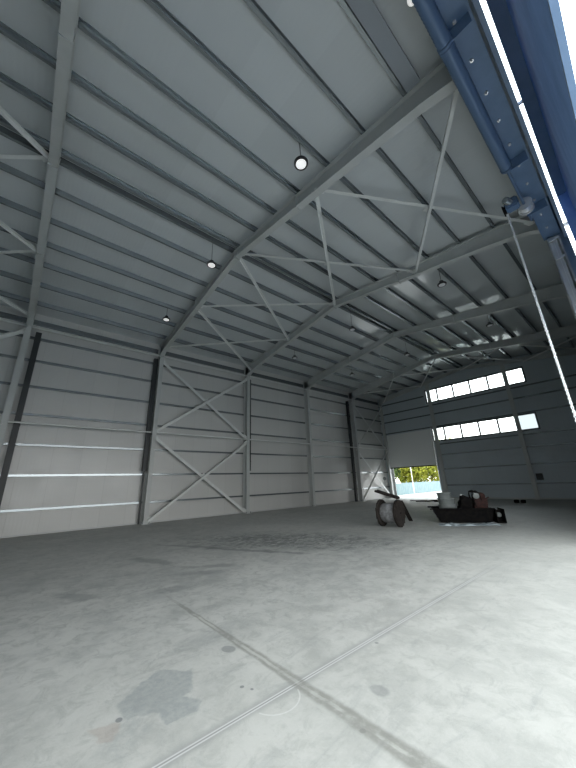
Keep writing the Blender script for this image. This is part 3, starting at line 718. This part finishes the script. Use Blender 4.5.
# ------------------------------------------------------------------ outside
bm = BM()
def gbox(*q): box(bm, *q)
gbox(-90, 60, YG+.25, 110, -.2, -.005); gbox(-90, -16.2, -60, YG+.25, -.2, -.005); gbox(-16.2, .12, -60, YN-.3, -.2, -.005)
struct('ground_outside', bm, m_ground)
bm = BM(); box(bm, .12, 60, -60, YG+.25, -.2, -.004); struct('bounce_apron', bm, m_bounce_apron)  # unseen pale slab, added to bounce daylight onto the ceiling
t = thing('metal_fence', 'pale blue-green sheet fence outside the far door', 'fence', (-17.2,40,0))
for k in range(18):
    y = 26.5 + k*2.2; x = -17.0 - k*.08
    bm = BM(); box(bm, x-.03, x+.03, y-.03, y+.03, 0, 1.3); obj('fence_post', bm, m_fence, t)
    pr = []
    for q in range(12):
        pr.append((x-.02+(.02 if q % 2 else 0), y+.04+q*2.12/11))
    bm = BM(); poly(bm, [(a, b, .04) for a, b in pr]+[(a-.01, b, .04) for a, b in pr[::-1]], (0,0,1.12)); obj('fence_panel', bm, m_fence, t)
bm = BM(); tube(bm, [(-15.62,29.3,0),(-15.62,29.3,3.9)], .035, 10); single('sign_post', bm, m_white, 'thin white pole outside the far door in front of the fence', 'pole')
def tree(x, y, h, r, m, label, seed):
    rnd = random.Random(seed); t = thing('leafy_tree', label, 'tree', (x,y,0), 'trees beyond the fence')
    bm = BM(); tube(bm, [(x,y,0),(x+.1,y,h*.3),(x-.05,y+.1,h*.6)], [.16,.12,.06], 8); obj('trunk', bm, m_bark, t, True)
    bm = BM()
    for k in range(2600):
        while True:
            p = Vector((rnd.uniform(-1,1), rnd.uniform(-1,1), rnd.uniform(-1,1)))
            if .25 < p.length < 1: break
        lump = 1+.3*noise.noise(p*2.3+Vector((seed,0,0)))
        c = Vector((x+p.x*r*lump, y+p.y*r*lump, h*.56+p.z*h*.47*lump)); c.z = max(c.z, .25)
        s = rnd.uniform(.12,.26); a = Vector((rnd.gauss(0,1),rnd.gauss(0,1),rnd.gauss(0,1))).normalized(); b = a.orthogonal().normalized(); d = a.cross(b)
        v = [bm.verts.new(c+b*s), bm.verts.new(c+d*s*.6), bm.verts.new(c-b*s), bm.verts.new(c-d*s*.6)]; bm.faces.new(v)
    obj('crown', bm, m, t)
tree(-19.6, 27.6, 4.2, 1.5, m_leafd, 'dark green leafy tree beyond the fence, leftmost in the door opening', 1)
tree(-20.6, 32.0, 5.2, 2.0, m_leafd, 'dark green tree beyond the fence, second from the left', 2)
tree(-19.8, 36.8, 4.8, 1.9, m_leafg, 'yellow-green tree beyond the fence near the middle of the opening', 3)
tree(-19.9, 42.5, 6.2, 2.4, m_leafg, 'tall yellow-green tree beyond the fence at the right of the opening', 4)
tree(-25.5, 38.0, 6.8, 2.5, m_leafd, 'tall dark tree standing behind the yellow-green ones', 5)
tree(-21.5, 51.0, 7.5, 3.4, m_leafg, 'distant yellow-green tree at the right door jamb', 6)

# ------------------------------------------------------------------ light: bright overcast sky through the openings
wd = bpy.data.worlds.new('overcast_sky'); SC.world = wd; wd.use_nodes = True
nt = wd.node_tree; bg = nt.nodes['Background']
tc = N(nt, 'ShaderNodeTexCoord'); sp = N(nt, 'ShaderNodeSeparateXYZ'); nt.links.new(tc.outputs['Generated'], sp.inputs[0])
f = ramp(nt, sp.outputs[2], .0, .7)
nt.links.new(mixc(nt, f, (1.0,1.0,.98), (.88,.95,1.0)), bg.inputs['Color'])
bg.inputs['Strength'].default_value = 5.4
def portal_light(name, loc, sx, sy, rot):
    L = bpy.data.lights.new(name, 'AREA'); L.shape = 'RECTANGLE'; L.size = sx; L.size_y = sy; L.cycles.is_portal = True
    o = bpy.data.objects.new(name, L); COL.objects.link(o); o.location = loc; o.rotation_euler = rot
portal_light('doorway_daylight', (.3, 3.9, 2.4), 4.8, 12.3, (0, PI/2, 0))
portal_light('far_door_daylight', (-13.25, YG+.14, 1.22), 4.1, 2.45, (-PI/2, 0, 0))
portal_light('upper_window_daylight', (-7.74, YG+.14, 8.13), 7.1, 1.2, (-PI/2, 0, 0))
portal_light('lower_window_daylight', (-7.74, YG+.14, 4.9), 7.1, 1.2, (-PI/2, 0, 0))
portal_light('door_gap_daylight', (.13, 3.9, 8.93), .1, 12.3, (0, 0, 0))

# ------------------------------------------------------------------ camera
yaw, pitch, roll, F = .85077, .316561, .0370326, 303.891
def wdir(a, b):
    cr, sr = math.cos(roll), math.sin(roll); U = a*cr+b*sr; V = -a*sr+b*cr
    cp, spn = math.cos(pitch), math.sin(pitch); fw = cp - V*spn; z = spn + V*cp
    return Vector((U*math.cos(yaw)-fw*math.sin(yaw), U*math.sin(yaw)+fw*math.cos(yaw), z))
d0 = wdir(0,0); rx = wdir(1,0)-d0; uy = wdir(0,1)-d0
cam = bpy.data.cameras.new('camera'); co = bpy.data.objects.new('camera', cam); COL.objects.link(co)
Mx = Matrix((( rx.x, uy.x, -d0.x, 0), (rx.y, uy.y, -d0.y, 0), (rx.z, uy.z, -d0.z, 1.5), (0,0,0,1)))
co.matrix_world = Mx
cam.sensor_fit = 'VERTICAL'; cam.sensor_height = 36; cam.lens = F/768*36; cam.clip_start = .02; cam.clip_end = 500
SC.camera = co
for o in list(bpy.data.objects):
    if '_o' in o.keys(): del o['_o']

SC.view_settings.view_transform = 'Standard'; SC.view_settings.look = 'None'
SC.view_settings.gamma = 1; SC.view_settings.use_curve_mapping = False
SC.view_settings.exposure = 0.0
cy = SC.cycles
cy.use_denoising = True; cy.max_bounces = 10; cy.diffuse_bounces = 7; cy.glossy_bounces = 5; cy.transparent_max_bounces = 8
cy.caustics_reflective = False; cy.caustics_refractive = False; cy.sample_clamp_indirect = 6
